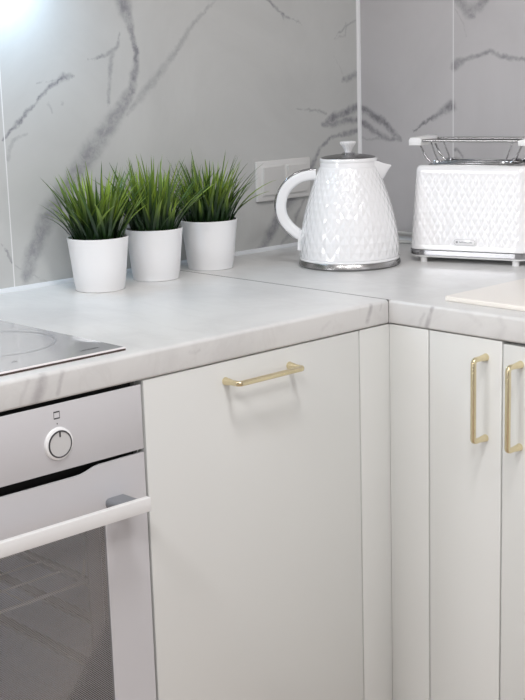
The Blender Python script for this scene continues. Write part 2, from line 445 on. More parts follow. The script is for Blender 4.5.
# -------------------------------------------------------------------- worktops
def worktop_profile(back):
    """(depth, z) outline with a rounded front edge at depth 0"""
    r = 0.006; r2 = 0.004
    pts = []
    for k in range(7):
        a = PI/2*k/6
        pts.append((r-r*math.cos(a), Z0-r+r*math.sin(a)))
    pts += [(back, Z0), (back, Z0-TH)]
    for k in range(5):
        a = PI/2*k/4
        pts.append((r2-r2*math.sin(a), Z0-TH+r2-r2*math.cos(a)))
    return pts
bm = bmesh.new(); prism(bm, worktop_profile(YW), 'x', -1.125, -0.0017)
wl = link_mesh('worktop', bm, M['worktop'])
tag(wl, 'pale marble-look worktop left of the dark joint, with the hob let into it', 'worktop', 'kitchen worktops')
bm = bmesh.new()
prism(bm, worktop_profile(XW), 'y', -0.69, -0.0005)
box(bm, 0.0, XW, -0.0005, YW, Z0-TH, Z0)
wr = link_mesh('worktop', bm, M['worktop'])
tag(wr, 'pale marble-look worktop right of the dark joint, under the kettle and toaster', 'worktop', 'kitchen worktops')
link_mesh('joint_strip', boxm(-0.0017, 0.0, 0.0005, YW-0.008, Z0-TH, Z0+0.0003), M['joint'], wr)

# -------------------------------------------------------------- brass bar handle
def bar_handle(parent, a, b, out, face):
    """a, b: ends on the door face; out: unit vector off the door; face: distance of bar"""
    a = Vector(a); b = Vector(b); out = Vector(out)
    d = (b-a).normalized()
    bm = bmesh.new()
    r = 0.0055
    path = [a, a+out*(face-r)*0.5]
    for k in range(7):
        q = PI/2*k/6
        path.append(a+out*(face-r+r*math.sin(q))+d*(r-r*math.cos(q)))
    for k in range(6, -1, -1):
        q = PI/2*k/6
        path.append(b+out*(face-r+r*math.sin(q))-d*(r-r*math.cos(q)))
    path += [b+out*(face-r)*0.5, b]
    n_ = d.cross(out)
    sweep(bm, path, rrect(0.0080, 0.0080, 0.0028, 4), up=n_)
    h = link_mesh('handle', bm, M['brass'], parent, 40)
    for p in (a, b):
        bm = bmesh.new()
        sweep(bm, [p, p+out*0.0012, p+out*0.0026, p+out*0.010, p+out*0.016], circle(0.0062, 20), up=d,
              scale=lambda t: 1.0 if t < 0.3 else (0.92 if t < 0.6 else (0.82 if t < 0.8 else 0.66)))
        link_mesh('mounting_flange', bm, M['brass'], h, 40)
    return h

# --------------------------------------------------------------- base cabinets
BOT = 0.10
zt = Z0-TH-0.0015
def left_cab(x0, x1, label, gap=0.0016):
    t = thing('base_cabinet', ((x0+x1)/2, 0.3, 0.0), label, 'cabinet', 'base cabinets')
    bm = bmesh.new()
    box(bm, x0+0.0005, x1-0.0005, FY+0.0205, 0.56, BOT, zt-0.001)
    box(bm, x0+0.0005, x1-0.0005, 0.06, 0.54, 0.0, BOT)
    link_mesh('body', bm, M['carcass'], t)
    d = link_mesh('door', boxm(x0+gap, x1-gap, FY, FY+0.019, BOT, zt, 0.0012), M['front'], t)
    return t, d
def right_cab(y0, y1, label, top=0.0):
    t = thing('base_cabinet', (0.3, (y0+y1)/2, 0.0), label, 'cabinet', 'base cabinets')
    bm = bmesh.new()
    box(bm, FY+0.0205, 0.56, y0+0.0005, y1-0.0005, BOT, zt-0.001)
    box(bm, 0.06, 0.54, y0+0.0005, y1-0.0005, 0.0, BOT)
    link_mesh('body', bm, M['carcass'], t)
    d = link_mesh('door', boxm(FY, FY+0.019, y0+0.0014, y1-0.0014, BOT, zt-top, 0.0012), M['front'], t)
    return t, d

XO = -0.5226                    # right edge of the oven
XF = -0.0712                    # cabinet / corner filler gap
YA, YB, YC = -0.0828, -0.2291, -0.68
t, d = left_cab(XO+0.0015, XF, 'wide white base cabinet with one horizontal brass handle beside the oven')
bar_handle(d, (-0.3660, FY, Z0-0.0705), (-0.2325, FY, Z0-0.0705), (0, -1, 0), 0.0305)
t, d = right_cab(YB, YA, 'narrow white base cabinet with the upright brass handle nearest the corner')
bar_handle(d, (FY, -0.1978, Z0-0.0700), (FY, -0.1978, Z0-0.2010), (-1, 0, 0), 0.0315)
t, d = right_cab(YC, YB, 'white base cabinet at the right edge of the frame, below the cream board', 0.0035)
bar_handle(d, (FY, -0.2632, Z0-0.0725), (FY, -0.2632, Z0-0.2035), (-1, 0, 0), 0.0315)
t = thing('corner_filler', (0.01, 0.01, 0), 'plain white corner filler panels meeting in the inner corner under the worktop joint', 'cabinet panel')
link_mesh('plinth', boxm(XF+0.0012, FY+0.2, 0.06, 0.08, 0.0, BOT), M['carcass'], t)
link_mesh('panel', boxm(XF+0.0012, FY+0.019, FY, FY+0.019, BOT, zt, 0.0008), M['front'], t)
link_mesh('panel', boxm(FY, FY+0.019, YA+0.0012, FY-0.0006, BOT, zt, 0.0008), M['front'], t)

# ------------------------------------------------------------------------ oven
OX0, OX1 = XO-0.5955, XO
t = oven = thing('oven', ((OX0+OX1)/2, 0.28, 0.25), 'white built-in oven with round knob and dotted glass door', 'oven')
zb = Z0-0.60
bm = bmesh.new()                                            # body: five walls round an open cavity
cz1 = Z0-0.165; cz0 = Z0-0.56; cx0 = OX0+0.055; cx1 = -0.574; cyb = 0.46
box(bm, OX0+0.002, cx0, FY+0.024, 0.54, zb, Z0-TH-0.003)
box(bm, cx1, OX1-0.002, FY+0.024, 0.54, zb, Z0-TH-0.003)
box(bm, cx0, cx1, FY+0.024, 0.54, cz1, Z0-TH-0.003)
box(bm, cx0, cx1, FY+0.024, 0.54, zb, cz0)
link_mesh('body', bm, M['black'], t)
bm = bmesh.new()                                            # enamel liner with ledges
e = 0.003
box(bm, cx0, cx1, cyb, cyb+e, cz0, cz1)
box(bm, cx0, cx0+e, FY+0.026, cyb, cz0, cz1)
box(bm, cx1-e, cx1, FY+0.026, cyb, cz0, cz1)
box(bm, cx0+e, cx1-e, FY+0.026, cyb, cz1-e, cz1)
box(bm, cx0+e, cx1-e, FY+0.026, cyb, cz0, cz0+e)
lin = link_mesh('cavity_liner', bm, M['cavity'], t)
for dz in (0.262, 0.3385, 0.3955, 0.47):
    for s, xx in ((1, cx0+e), (-1, cx1-e)):
        bm = bmesh.new()
        z = Z0-dz
        a, b = sorted((xx, xx+s*0.020))
        prism(bm, [(xx, z-0.011), (xx+s*0.014, z-0.006), (xx+s*0.016, z), (xx+s*0.014, z+0.001), (xx, z+0.002)], 'y', 0.06, cyb-0.01)
        link_mesh('shelf_rail', bm, M['steel'], lin)
# control panel
pz1 = Z0-0.0456; pz0 = Z0-0.1385
cp = link_mesh('control_panel', boxm(OX0+0.001, OX1-0.0022, FY-0.001, FY+0.003, pz0, pz1, 0.0010), M['oven_white'], t)
FP = FY-0.001
def oven_knob(kx):
    bm = bmesh.new()
    kz = Z0-0.0997
    lathe(bm, [(0.0, 0.0), (0.0250, 0.0), (0.0248, 0.0012), (0.0240, 0.0030), (0.0208, 0.0042), (0.0208, 0.003), (0.0, 0.003)], 64)
    R = Matrix.Translation((kx, FP, kz)) @ Matrix.Rotation(PI/2, 4, 'X') @ Matrix.Diagonal((0.91, 0.91, 1, 1))
    bmesh.ops.transform(bm, matrix=R, verts=bm.verts)
    ring = link_mesh('knob_ring', bm, M['white_gloss'], cp, 40)
    bm = bmesh.new()
    lathe(bm, [(0.0, 0.003), (0.0206, 0.003), (0.0206, 0.0046), (0.0202, 0.0050), (0.0190, 0.0050), (0.0188, 0.0048), (0.0, 0.0048)], 64)
    bmesh.ops.transform(bm, matrix=R, verts=bm.verts)
    k = link_mesh('knob', bm, M['knob_white'], cp, 40)
    bm = bmesh.new()
    lathe(bm, [(0.0186, 0.0045), (0.0186, 0.0054), (0.0203, 0.0054), (0.0208, 0.0045)], 64)
    bmesh.ops.transform(bm, matrix=R, verts=bm.verts)
    link_mesh('knob_edge', bm, M['ink'], cp, 40)
    link_mesh('knob_pointer', boxm(kx-0.001, kx+0.001, FP-0.0055, FP-0.0046, kz+0.0100, kz+0.0176), M['ink'], cp)
    bm = bmesh.new()                                        # printed symbol: square with heavy top and bottom bar
    sz = Z0-0.0605; w = 0.0048
    y0, y1 = FP-0.0003, FP+0.0002
    box(bm, kx-w, kx+w, y0, y1, sz+w*1.1-0.0017, sz+w*1.1)
    box(bm, kx-w, kx+w, y0, y1, sz-w*1.1, sz-w*1.1+0.0017)
    box(bm, kx-w, kx-w+0.0005, y0, y1, sz-w*1.1+0.0017, sz+w*1.1-0.0017)
    box(bm, kx+w-0.0005, kx+w, y0, y1, sz-w*1.1+0.0017, sz+w*1.1-0.0017)
    box(bm, kx-0.0006, kx+0.0006, y0, y1, sz-0.0125, sz-0.0108)
    link_mesh('printed_symbol', bm, M['ink'], cp)
oven_knob(-0.668)
# door: frame with a rising top edge, window, flat bar handle
dz1 = Z0-0.1437; dz0 = Z0-0.592
xs0, xs1 = OX0+0.0022, OX1-0.0022
top = [(xs1, dz1), (-0.602, dz1-0.0006), (-0.612, dz1-0.0022), (-0.624, dz1-0.0062), (-0.634, dz1-0.0080), (-0.644, dz1-0.0085)]
mx = xs0+xs1
outline = top+[(mx-x, z) for x, z in top[::-1]]
wx1 = -0.5985; wx0 = mx-wx1; wz1 = Z0-0.2155; wz0 = Z0-0.53
bm = bmesh.new()
fz = wz1+0.001
prism(bm, [(xs0, fz), (xs1, fz)]+outline, 'y', FY-0.001, FY+0.0035)
box(bm, wx1, xs1, FY-0.001, FY+0.0035, wz0, fz)
box(bm, xs0, wx0, FY-0.001, FY+0.0035, wz0, fz)
box(bm, xs0, xs1, FY-0.001, FY+0.0035, dz0, wz0)
dr = link_mesh('door', bm, M['oven_white'], t, 0)
link_mesh('glass_pane', boxm(wx0, wx1, FY+0.0005, FY+0.0012, wz0, fz), M['oven_glass'], dr, 0)
for a in ((wx1-0.020, wx1, wz0, fz), (wx0, wx0+0.020, wz0, fz)):   # inner window gasket
    bm = bmesh.new()
    box(bm, a[0], a[1], FY+0.0150, FY+0.021, a[2], a[3])
    link_mesh('inner_frame', bm, M['grey_plastic'], dr)
hb = link_mesh('handle', boxm(mx+mx+0.5555, -0.5555, -0.049, -0.039, Z0-0.2118, Z0-0.1922, 0.0007), M['white_satin'], dr)
for x in (-0.5785, mx+mx+0.5785):
    bm = bmesh.new()
    prism(bm, [(x+a, Z0-0.2030+b) for a, b in rrect(0.036, 0.0145, 0.0065, 5)], 'y', -0.0385, FY-0.001)
    link_mesh('handle_bracket', bm, M['grey_plastic'], hb, 40)
bm = bmesh.new()                                            # dark inner shell of the door, round its window
box(bm, xs0+0.004, xs1-0.003, FY+0.0037, FY+0.0148, dz1-0.06, dz1-0.012)
box(bm, wx1+0.001, xs1-0.003, FY+0.0037, FY+0.0148, dz0, dz1-0.06)
box(bm, xs0+0.004, wx0-0.001, FY+0.0037, FY+0.0148, dz0, dz1-0.06)
box(bm, wx0-0.001, wx1+0.001, FY+0.0037, FY+0.0148, dz0, wz0)
link_mesh('inner_shell', bm, M['black'], dr, 0)
# wire shelf inside the oven
tr = thing('oven_rack', ((cx0+cx1)/2, 0.25, Z0-0.335), 'pale wire rack on its rails inside the oven', 'oven rack')
zr = Z0-0.3335
rx0, rx1 = cx0+0.021, cx1-0.0215
bm = bmesh.new()
ry0, ry1 = 0.060, 0.42
fr_ = smooth_path([(rx0, ry1, zr), (rx0, ry0+0.02, zr), (rx0+0.02, ry0, zr), (rx1-0.02, ry0, zr), (rx1, ry0+0.02, zr), (rx1, ry1, zr), (rx1-0.02, ry1+0.01, zr), (rx0+0.02, ry1+0.01, zr)], 5)
tube(bm, fr_, 0.0026, 8)
for k in range(6):
    yy = ry0+0.06+k*0.055
    tube(bm, [(rx0, yy, zr), (rx1, yy, zr)], 0.0014, 6)
link_mesh('rack_frame', bm, M['wire'], tr, 60)
for k in range(3):
    xx = rx0+0.1+k*0.12
    bm = bmesh.new(); tube(bm, [(xx, ry0, zr+0.003), (xx, ry1, zr+0.003)], 0.0014, 6)
    link_mesh('cross_wire', bm, M['wire'], tr, 60)
bm = bmesh.new()
tube(bm, smooth_path([(rx1-0.03, ry0, zr), (rx1-0.012, ry0, zr+0.003), (rx1-0.004, ry0, zr+0.012), (rx1-0.001, ry0-0.001, zr+0.034)], 5), 0.0024, 8)
link_mesh('raised_end', bm, M['wire'], tr, 60)

# ------------------------------------------------------------------------- hob
HX0, HX1, HY0, HY1 = -1.11, -0.5262, 0.0285, 0.54
t = thing('hob', ((HX0+HX1)/2, (HY0+HY1)/2, Z0), 'pale grey glass hob with a printed cooking ring let into the left worktop', 'hob')
bm = bmesh.new()
box(bm, HX0+0.001, HX1-0.0008, HY0, HY1-0.001, Z0, Z0+0.0028)
link_mesh('rim', bm, M['hob_edge'], t)
bm = bmesh.new()
bx = 0.0035
lo, hi = Z0+0.0028, Z0+0.0046
vo = [bm.verts.new((x, y, lo)) for x, y in ((HX0, HY0), (HX1, HY0), (HX1, HY1), (HX0, HY1))]
vm = [bm.verts.new((x, y, lo+0.0006)) for x, y in ((HX0, HY0), (HX1, HY0), (HX1, HY1), (HX0, HY1))]
vi = [bm.verts.new((x, y, hi)) for x, y in ((HX0+bx, HY0+bx), (HX1-bx*0.3, HY0+bx), (HX1-bx*0.3, HY1-bx), (HX0+bx, HY1-bx))]
bm.faces.new(vo[::-1]); f = bm.faces.new(vi)
for k in range(4):
    j = (k+1) % 4
    for a, b in ((vo, vm), (vm, vi)):
        q = bm.faces.new((a[k], a[j], b[j], b[k])); q.material_index = 1
gt = link_mesh('glass_top', bm, [M['hob'], M['hob_bevel']], t, 0)
def flat_ring(bm, cx, cy, r0, r1, z, n=96):
    A = [bm.verts.new((cx+r0*math.cos(2*PI*k/n), cy+r0*math.sin(2*PI*k/n), z)) for k in range(n)]
    B = [bm.verts.new((cx+r1*math.cos(2*PI*k/n), cy+r1*math.sin(2*PI*k/n), z)) for k in range(n)]
    for k in range(n):
        j = (k+1) % n
        bm.faces.new((A[k], A[j], B[j], B[k]))
for cx, cy, r in ((-0.6359, 0.1981, 0.0889), (-0.70, 0.42, 0.07), (-0.95, 0.19, 0.07), (-0.95, 0.41, 0.1)):
    bm = bmesh.new(); flat_ring(bm, cx, cy, r-0.0009, r+0.0009, hi+0.0002)
    link_mesh('cooking_zone_ring', bm, M['pale_ink'], t, 0)
bm = bmesh.new()                                            # small maker's lettering, too fine to read
random.seed(5)
x = -0.584
while x < -0.5545:
    w = random.choice((0.0016, 0.002, 0.0024))
    hgt = random.choice((0.0035, 0.0035, 0.005))
    box(bm, x, x+w*0.8, 0.0548, 0.0548+hgt, hi+0.0001, hi+0.0003)
    x += w+0.0007
link_mesh('lettering', bm, M['ink'], t, 0)
link_mesh('touch_mark', boxm(-0.686, -0.677, 0.0712, 0.0738, hi+0.0001, hi+0.0003), M['pale_ink'], t, 0)

# -------------------------------------------------------------- potted grasses
def blade_mesh(seed, lean_bias, n_blades=175):
    rng = random.Random(seed)
    bm = bmesh.new()
    la = bm.verts.layers.float.new('along'); lr = bm.verts.layers.float.new('rnd')
    for i in range(n_blades):
        rad = 0.043*math.sqrt(rng.random())
        ang = rng.uniform(0, 2*PI)
        out = Vector((math.cos(ang), math.sin(ang), 0))
        base = out*rad+Vector((0, 0, 0.085))
        edge = rad/0.043
        lean = 0.03+0.38*edge**1.4+rng.gauss(0, 0.11)
        curl = (0.10+0.42*edge)*rng.uniform(0.2, 1.2)
        L = rng.uniform(0.085, 0.160)*(1.0-0.08*edge)
        if rng.random() < 0.12: L *= 0.7
        az = ang+rng.gauss(0, 0.55)
        dirh = Vector((math.cos(az), math.sin(az), 0))
        side = Vector((-math.sin(az+rng.gauss(0, 0.5)), math.cos(az), 0)).normalized()
        w0 = rng.uniform(0.0022, 0.0037)
        r = rng.random()**1.3
        segs = 8
        p = base.copy(); th = lean
        prev = None
        for s in range(segs+1):
            tt = s/segs
            w = w0*(0.75+0.9*tt-1.65*tt**2.2) if tt < 1 else 0
            w = max(w, 0.0)
            t_ = dirh*math.sin(th)+Vector((0, 0, 1))*math.cos(th)
            nrm = side.cross(t_).normalized()
            if s == segs:
                row = [bm.verts.new(p)]
            else:
                row = [bm.verts.new(p-side*w), bm.verts.new(p+nrm*w*0.45), bm.verts.new(p+side*w)]
            for v in row:
                v[la] = tt; v[lr] = r
            if prev:
                if len(row) == 3:
                    bm.faces.new((prev[0], prev[1], row[1], row[0])); bm.faces.new((prev[1], prev[2], row[2], row[1]))
                else:
                    bm.faces.new((prev[0], prev[1], row[0])); bm.faces.new((prev[1], prev[2], row[0]))
            prev = row
            p = p+t_*(L/segs)
            th += curl/segs*1.6
    return bm

pot_prof = [(0.0, 0.0), (0.0420, 0.0), (0.0436, 0.0006), (0.0442, 0.0022), (0.0452, 0.0110), (0.0459, 0.0120), (0.0500, 0.0520), (0.0545, 0.0915),
            (0.0549, 0.0935), (0.0552, 0.0946), (0.0545, 0.0954), (0.0530, 0.0950), (0.0522, 0.0915), (0.0515, 0.0860), (0.0490, 0.0600), (0.0, 0.0600)]
first_pot = None
for (px, py, seed, sc, lab) in ((-0.2298, 0.4846, 11, 1.0, 'artificial grass in a white pot, nearest the hob, leftmost of the three'),
                                (-0.0912, 0.4966, 23, 0.975, 'artificial grass in a white pot, between the other two pots'),
                                (0.0595, 0.5129, 37, 1.0, 'artificial grass in a white pot, nearest the light switch')):
    t = thing('potted_grass', (px, py, Z0), lab, 'potted plant', 'potted grasses in a row on the worktop')
    t.scale = (sc, sc, 1)
    if first_pot is None:
        bm = bmesh.new(); lathe(bm, pot_prof, 96)
        first_pot = link_mesh('pot', bm, M['pot'], t, 50, local=True)
        bm = bmesh.new()
        lathe(bm, [(0.0, 0.0885), (0.03, 0.0882), (0.0519, 0.0870), (0.0500, 0.0780), (0.0, 0.0780)], 48)
        first_soil = link_mesh('soil', bm, M['soil'], t, 50, local=True)
    else:
        for src in (first_pot, first_soil):
            c = src.copy(); COL.objects.link(c); c.parent = t
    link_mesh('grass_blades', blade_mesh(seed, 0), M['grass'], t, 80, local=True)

# ---------------------------------------------------------------------- kettle
def tri(x):
    x = x-math.floor(x)
    return 1-abs(2*x-1)
def diamond(u, v):
    return min(tri(u+v), tri(u-v))
t = kettle = thing('electric_kettle', (0.2522, 0.3210, Z0), 'white quilted electric kettle with chrome base ring and curved handle', 'kettle', None, math.atan2(-0.7327, 0.6805))
# steel base ring on its stand
bm = bmesh.new()
lathe(bm, [(0.0, 0.0), (0.0965, 0.0002), (0.0975, 0.0012), (0.0976, 0.0030), (0.0, 0.0030)], 96)
link_mesh('stand', bm, M['dark_steel'], t, 40, local=True)
bm = bmesh.new()
lathe(bm, [(0.0, 0.0030), (0.0985, 0.0030), (0.0993, 0.0040), (0.0976, 0.0118), (0.0970, 0.0126), (0.0, 0.0126)], 96)
link_mesh('base_ring', bm, M['steel'], t, 40, local=True)
kprof = [(0.0150, 0.0965), (0.0175, 0.0968), (0.020, 0.0966), (0.035, 0.0960), (0.050, 0.0949), (0.065, 0.0931), (0.080, 0.0906), (0.095, 0.0874), (0.110, 0.0836),
         (0.125, 0.0791), (0.140, 0.0741), (0.155, 0.0688), (0.170, 0.0634), (0.182, 0.0592), (0.190, 0.0568)]
def krad(z):
    for (z0, r0), (z1, r1) in zip(kprof, kprof[1:]):
        if z <= z1: return r0+(r1-r0)*(z-z0)/(z1-z0)
    return kprof[-1][1]
bm = bmesh.new()
N = 600; NZ = 150; ND = 32
rings = []
prof0 = [(0.0, 0.0126), (0.0965, 0.0126), (0.0980, 0.0136), (0.0984, 0.0150), (0.0982, 0.0164), (0.0972, 0.0176), (0.0956, 0.0180)]
for r, z in prof0:
    rings.append([bm.verts.new((0, 0, z))] if r == 0 else [bm.verts.new((r*math.cos(2*PI*k/N), r*math.sin(2*PI*k/N), z)) for k in range(N)])
zA, zB = 0.0185, 0.1880
zs = [zA+(zB-zA)*i/NZ for i in range(NZ+1)]
vv = 0.0
for i, z in enumerate(zs):
    r0 = krad(z)
    if i: vv += (zs[i]-zs[i-1])/(0.0300*r0/0.088)
    fade = min(1, (z-zA)/0.006)*min(1, (zB-z)/0.006)
    ring = []
    for k in range(N):
        u = ND*k/N
        r = r0-0.0014*fade*(1-diamond(u, vv))*(r0/0.09)+0.0008*fade
        a = 2*PI*k/N
        ring.append(bm.verts.new((r*math.cos(a), r*math.sin(a), z)))
    rings.append(ring)
for r, z in ((0.0566, 0.1892), (0.0562, 0.1900), (0.0554, 0.1905), (0.0550, 0.1915), (0.0550, 0.1985), (0.0548, 0.1992), (0.0554, 0.2000), (0.0556, 0.2015), (0.0556, 0.2055), (0.0548, 0.2066), (0.0530, 0.2068), (0.0520, 0.2060), (0.0520, 0.2010)):
    rings.append([bm.verts.new((r*math.cos(2*PI*k/N), r*math.sin(2*PI*k/N), z)) for k in range(N)])
rings.append([bm.verts.new((0, 0, 0.2010))])
for a, b in zip(rings, rings[1:]):
    for k in range(N):
        k2 = (k+1) % N
        if len(a) == 1: bm.faces.new((a[0], b[k2], b[k]))
        elif len(b) == 1: bm.faces.new((a[k], a[k2], b[0]))
        else: bm.faces.new((a[k], a[k2], b[k2], b[k]))
link_mesh('body', bm, M['white_gloss'], t, 40, local=True)
# spout: open V-shaped lip
bm = bmesh.new()
def spout_ring(x, zt_, zb_, w, n=10):
    out = []
    for k in range(n+1):
        a = PI*k/n
        out.append((x, -w*math.cos(a), zt_-(zt_-zb_)*math.sin(a)**0.9))
    return out
secs = [spout_ring(0.044, 0.2015, 0.138, 0.026), spout_ring(0.056, 0.2000, 0.150, 0.021), spout_ring(0.068, 0.1950, 0.165, 0.013), spout_ring(0.0785, 0.1918, 0.1825, 0.006), spout_ring(0.0820, 0.1908, 0.1880, 0.002)]
secs = [[bm.verts.new(p) for p in s] for s in secs]
for a, b in zip(secs, secs[1:]):
    for k in range(len(a)-1):
        bm.faces.new((a[k], b[k], b[k+1], a[k+1]))
    bm.faces.new((a[-1], b[-1], b[0], a[0]))
bm.faces.new(secs[0]); bm.faces.new(secs[-1])
link_mesh('spout', bm, M['white_gloss'], t, 35, local=True)
# lid with fluted fan knob
bm = bmesh.new()
lathe(bm, [(0.0518, 0.2060), (0.0515, 0.2078), (0.046, 0.2096), (0.030, 0.2120), (0.013, 0.2132), (0.0, 0.2132)], 72)
lid = link_mesh('lid', bm, M['dark_steel'], t, 50, local=True)
bm = bmesh.new()
lathe(bm, [(0.0, 0.2130), (0.0125, 0.2130), (0.0125, 0.2150), (0.0095, 0.2165), (0.0, 0.2165)], 40)
link_mesh('knob_collar', bm, M['chrome'], lid, 40, local=True)
bm = bmesh.new()
flu = lambda a, z: 1+0.045*math.cos(18*a)*(1 if z > 0.218 else 0)
lathe(bm, [(0.0, 0.2160), (0.0060, 0.2160), (0.0062, 0.2185), (0.0090, 0.2240), (0.0132, 0.2310), (0.0148, 0.2345), (0.0150, 0.2358), (0.0135, 0.2368), (0.007, 0.2382), (0.0, 0.2385)], 108, mod=flu)
link_mesh('knob', bm, M['white_gloss'], lid, 40, local=True)
# handle
def kp(x, y): return ((x-350)/530.0, 0.0, 0.1147+(207-y)/535.0)
cen = smooth_path([kp(*q) for q in ((317, 174.2), (310, 174.6), (302, 176.2), (294, 180.2), (286.5, 187), (281.5, 196.5), (279.8, 207), (281.5, 217.5), (287, 226.5), (293, 232.5), (299, 237))], 5)
bm = bmesh.new()
sweep(bm, cen, rrect(0.0225, 0.0165, 0.0070, 5), up=(0, 1, 0))
# with up along local y the section's second axis is the grip's width and the first its radial depth
hd = link_mesh('handle', bm, M['white_gloss'], t, 50, local=True)
bm = bmesh.new()
outp = []
for i, p in enumerate(cen):
    tg = (cen[min(i+1, len(cen)-1)]-cen[max(i-1, 0)]).normalized()
    nn = Vector((tg.z, 0, -tg.x))
    if nn.dot(p-Vector((-0.09, 0, 0.118))) < 0: nn = -nn
    outp.append(p+nn*0.0098)
sweep(bm, outp, rrect(0.0042, 0.0140, 0.0018, 3), up=(0, 1, 0))
link_mesh('chrome_strip', bm, M['chrome'], hd, 50, local=True)
bm = bmesh.new()
zz = [0.064, 0.075, 0.086]
sweep(bm, [(-krad(z)-0.0010, 0, z) for z in (0.030, 0.045, 0.058, 0.070)], rrect(0.018, 0.0090, 0.003, 3), up=(1, 0, 0))
link_mesh('handle_mount', bm, M['white_gloss'], hd, 50, local=True)
# mains lead looping behind towards the toaster
def kl(w):                                   # world point -> kettle space
    v = Vector(w)-Vector((0.2522, 0.3210, Z0)); a = -math.atan2(-0.7327, 0.6805)
    return Matrix.Rotation(a, 3, 'Z') @ v
bm = bmesh.new()
loop = [(0.318, 0.385, Z0+0.0050), (0.370, 0.430, Z0+0.0042), (0.440, 0.470, Z0+0.0042), (0.505, 0.455, Z0+0.0042), (0.533, 0.420, Z0+0.0042), (0.548, 0.370, Z0+0.0042),
        (0.566, 0.320, Z0+0.0042), (0.574, 0.345, Z0+0.012), (0.574, 0.40, Z0+0.0155), (0.574, 0.46, Z0+0.0165), (0.570, 0.52, Z0+0.0160), (0.52, 0.57, Z0+0.0045)]
tube(bm, smooth_path([kl(q) for q in loop], 6), 0.0032, 10)
link_mesh('power_cord', bm, M['cord'], t, 60, local=True)

# --------------------------------------------------------------------- toaster
TA = math.atan2(-0.9541, 0.2995)
t = toaster = thing('toaster', (0.4492, 0.1546, Z0), 'white quilted two-slice toaster with a wire bun warmer on top', 'toaster', None, TA)
LX, LY, RC = 0.250, 0.150, 0.030
def outline_pt(s, lx, ly, rc):
    """point and outward normal on a rounded rectangle, s in metres along its perimeter from front-left"""
    segs = [(lx-2*rc, 'f'), (PI/2*rc, 'c0'), (ly-2*rc, 'r'), (PI/2*rc, 'c1'), (lx-2*rc, 'b'), (PI/2*rc, 'c2'), (ly-2*rc, 'l'), (PI/2*rc, 'c3')]
    for L, kind in segs:
        if s <= L+1e-9: break
        s -= L
    hx, hy = lx/2, ly/2
    if kind == 'f': return Vector((-hx+rc+s, -hy, 0)), Vector((0, -1, 0))
    if kind == 'r': return Vector((hx, -hy+rc+s, 0)), Vector((1, 0, 0))
    if kind == 'b': return Vector((hx-rc-s, hy, 0)), Vector((0, 1, 0))
    if kind == 'l': return Vector((-hx, hy-rc-s, 0)), Vector((-1, 0, 0))
    cxy, a0 = {'c0': ((hx-rc, -hy+rc), -PI/2), 'c1': ((hx-rc, hy-rc), 0), 'c2': ((-hx+rc, hy-rc), PI/2), 'c3': ((-hx+rc, -hy+rc), PI)}[kind]
    a = a0+s/rc
    n = Vector((math.cos(a), math.sin(a), 0))
    return Vector((*cxy, 0))+n*rc, n
PER = 2*(LX-2*RC)+2*(LY-2*RC)+2*PI*RC
BZ0, BZ1 = 0.0258, 0.1880
NS = 700; NZ = 120
def toaster_ring(bm, z, inset, pat=0.0, vph=0.0, zoff=0):
    ring = []
    for k in range(NS):
        s = PER*k/NS
        p, n = outline_pt(s, LX, LY, RC)
        q = p-n*inset
        if pat:
            q = q-n*pat*(1-diamond(s/(PER/round(PER/0.0135)), vph))
        ring.append(bm.verts.new((q.x, q.y, z)))
    return ring
def taper(z): return 0.0115*max(0, (z-BZ0)/(BZ1-BZ0))**1.15
bm = bmesh.new()
rings = [[bm.verts.new((0, 0, BZ0-0.001))], toaster_ring(bm, BZ0-0.001, 0.002), toaster_ring(bm, BZ0, 0.0)]
for i in range(NZ+1):
    z = BZ0+0.004+(BZ1-0.012-BZ0-0.004)*i/NZ
    fade = min(1, max(0, (z-BZ0-0.006)/0.006))*min(1, max(0, (BZ1-0.014-z)/0.006))
    rings.append(toaster_ring(bm, z, taper(z), max(1e-6, 0.0011*fade), (z-BZ0)/0.0240))
for k in range(1, 8):
    a = PI/2*k/7; r = 0.010
    rings.append(toaster_ring(bm, BZ1-r+r*math.sin(a)-0.0012, taper(BZ1)-0.0005+r-r*math.cos(a)))
rings.append(toaster_ring(bm, BZ1-0.0012, 0.0245))
rings.append([bm.verts.new((0, 0, BZ1-0.0012))])
for a, b in zip(rings, rings[1:]):
    for k in range(NS):
        k2 = (k+1) % NS
        if len(a) == 1: bm.faces.new((a[0], b[k2], b[k]))
        elif len(b) == 1: bm.faces.new((a[k], a[k2], b[0]))
        else: bm.faces.new((a[k], a[k2], b[k2], b[k]))
link_mesh('body', bm, M['white_gloss'], t, 45, local=True)
# chrome band and white underside
def band(z0, z1, ins0, ins1, m, name):
    bm = bmesh.new()
    rr = [[bm.verts.new((0, 0, z0))], toaster_ring(bm, z0, ins0), toaster_ring(bm, z0+0.0012, ins1), toaster_ring(bm, z1-0.0008, ins1), toaster_ring(bm, z1, ins0), [bm.verts.new((0, 0, z1))]]
    for a, b in zip(rr, rr[1:]):
        for k in range(NS):
            k2 = (k+1) % NS
            if len(a) == 1: bm.faces.new((a[0], b[k2], b[k]))
            elif len(b) == 1: bm.faces.new((a[k], a[k2], b[0]))
            else: bm.faces.new((a[k], a[k2], b[k2], b[k]))
    return link_mesh(name, bm, m, t, 40, local=True)
band(0.0145, 0.0248, 0.0005, -0.0012, M['chrome'], 'chrome_band')
band(0.0105, 0.0145, 0.0030, 0.0010, M['white_satin'], 'underside')
for x in (-0.093, 0.093):
    for y in (-0.063, 0.063):
        bm = bmesh.new(); lathe(bm, [(0.0, 0.0), (0.0062, 0.0), (0.0068, 0.001), (0.0068, 0.0110), (0.0, 0.0110)], 24, x, y)
        link_mesh('foot', bm, M['white_satin'], t, 40, local=True)
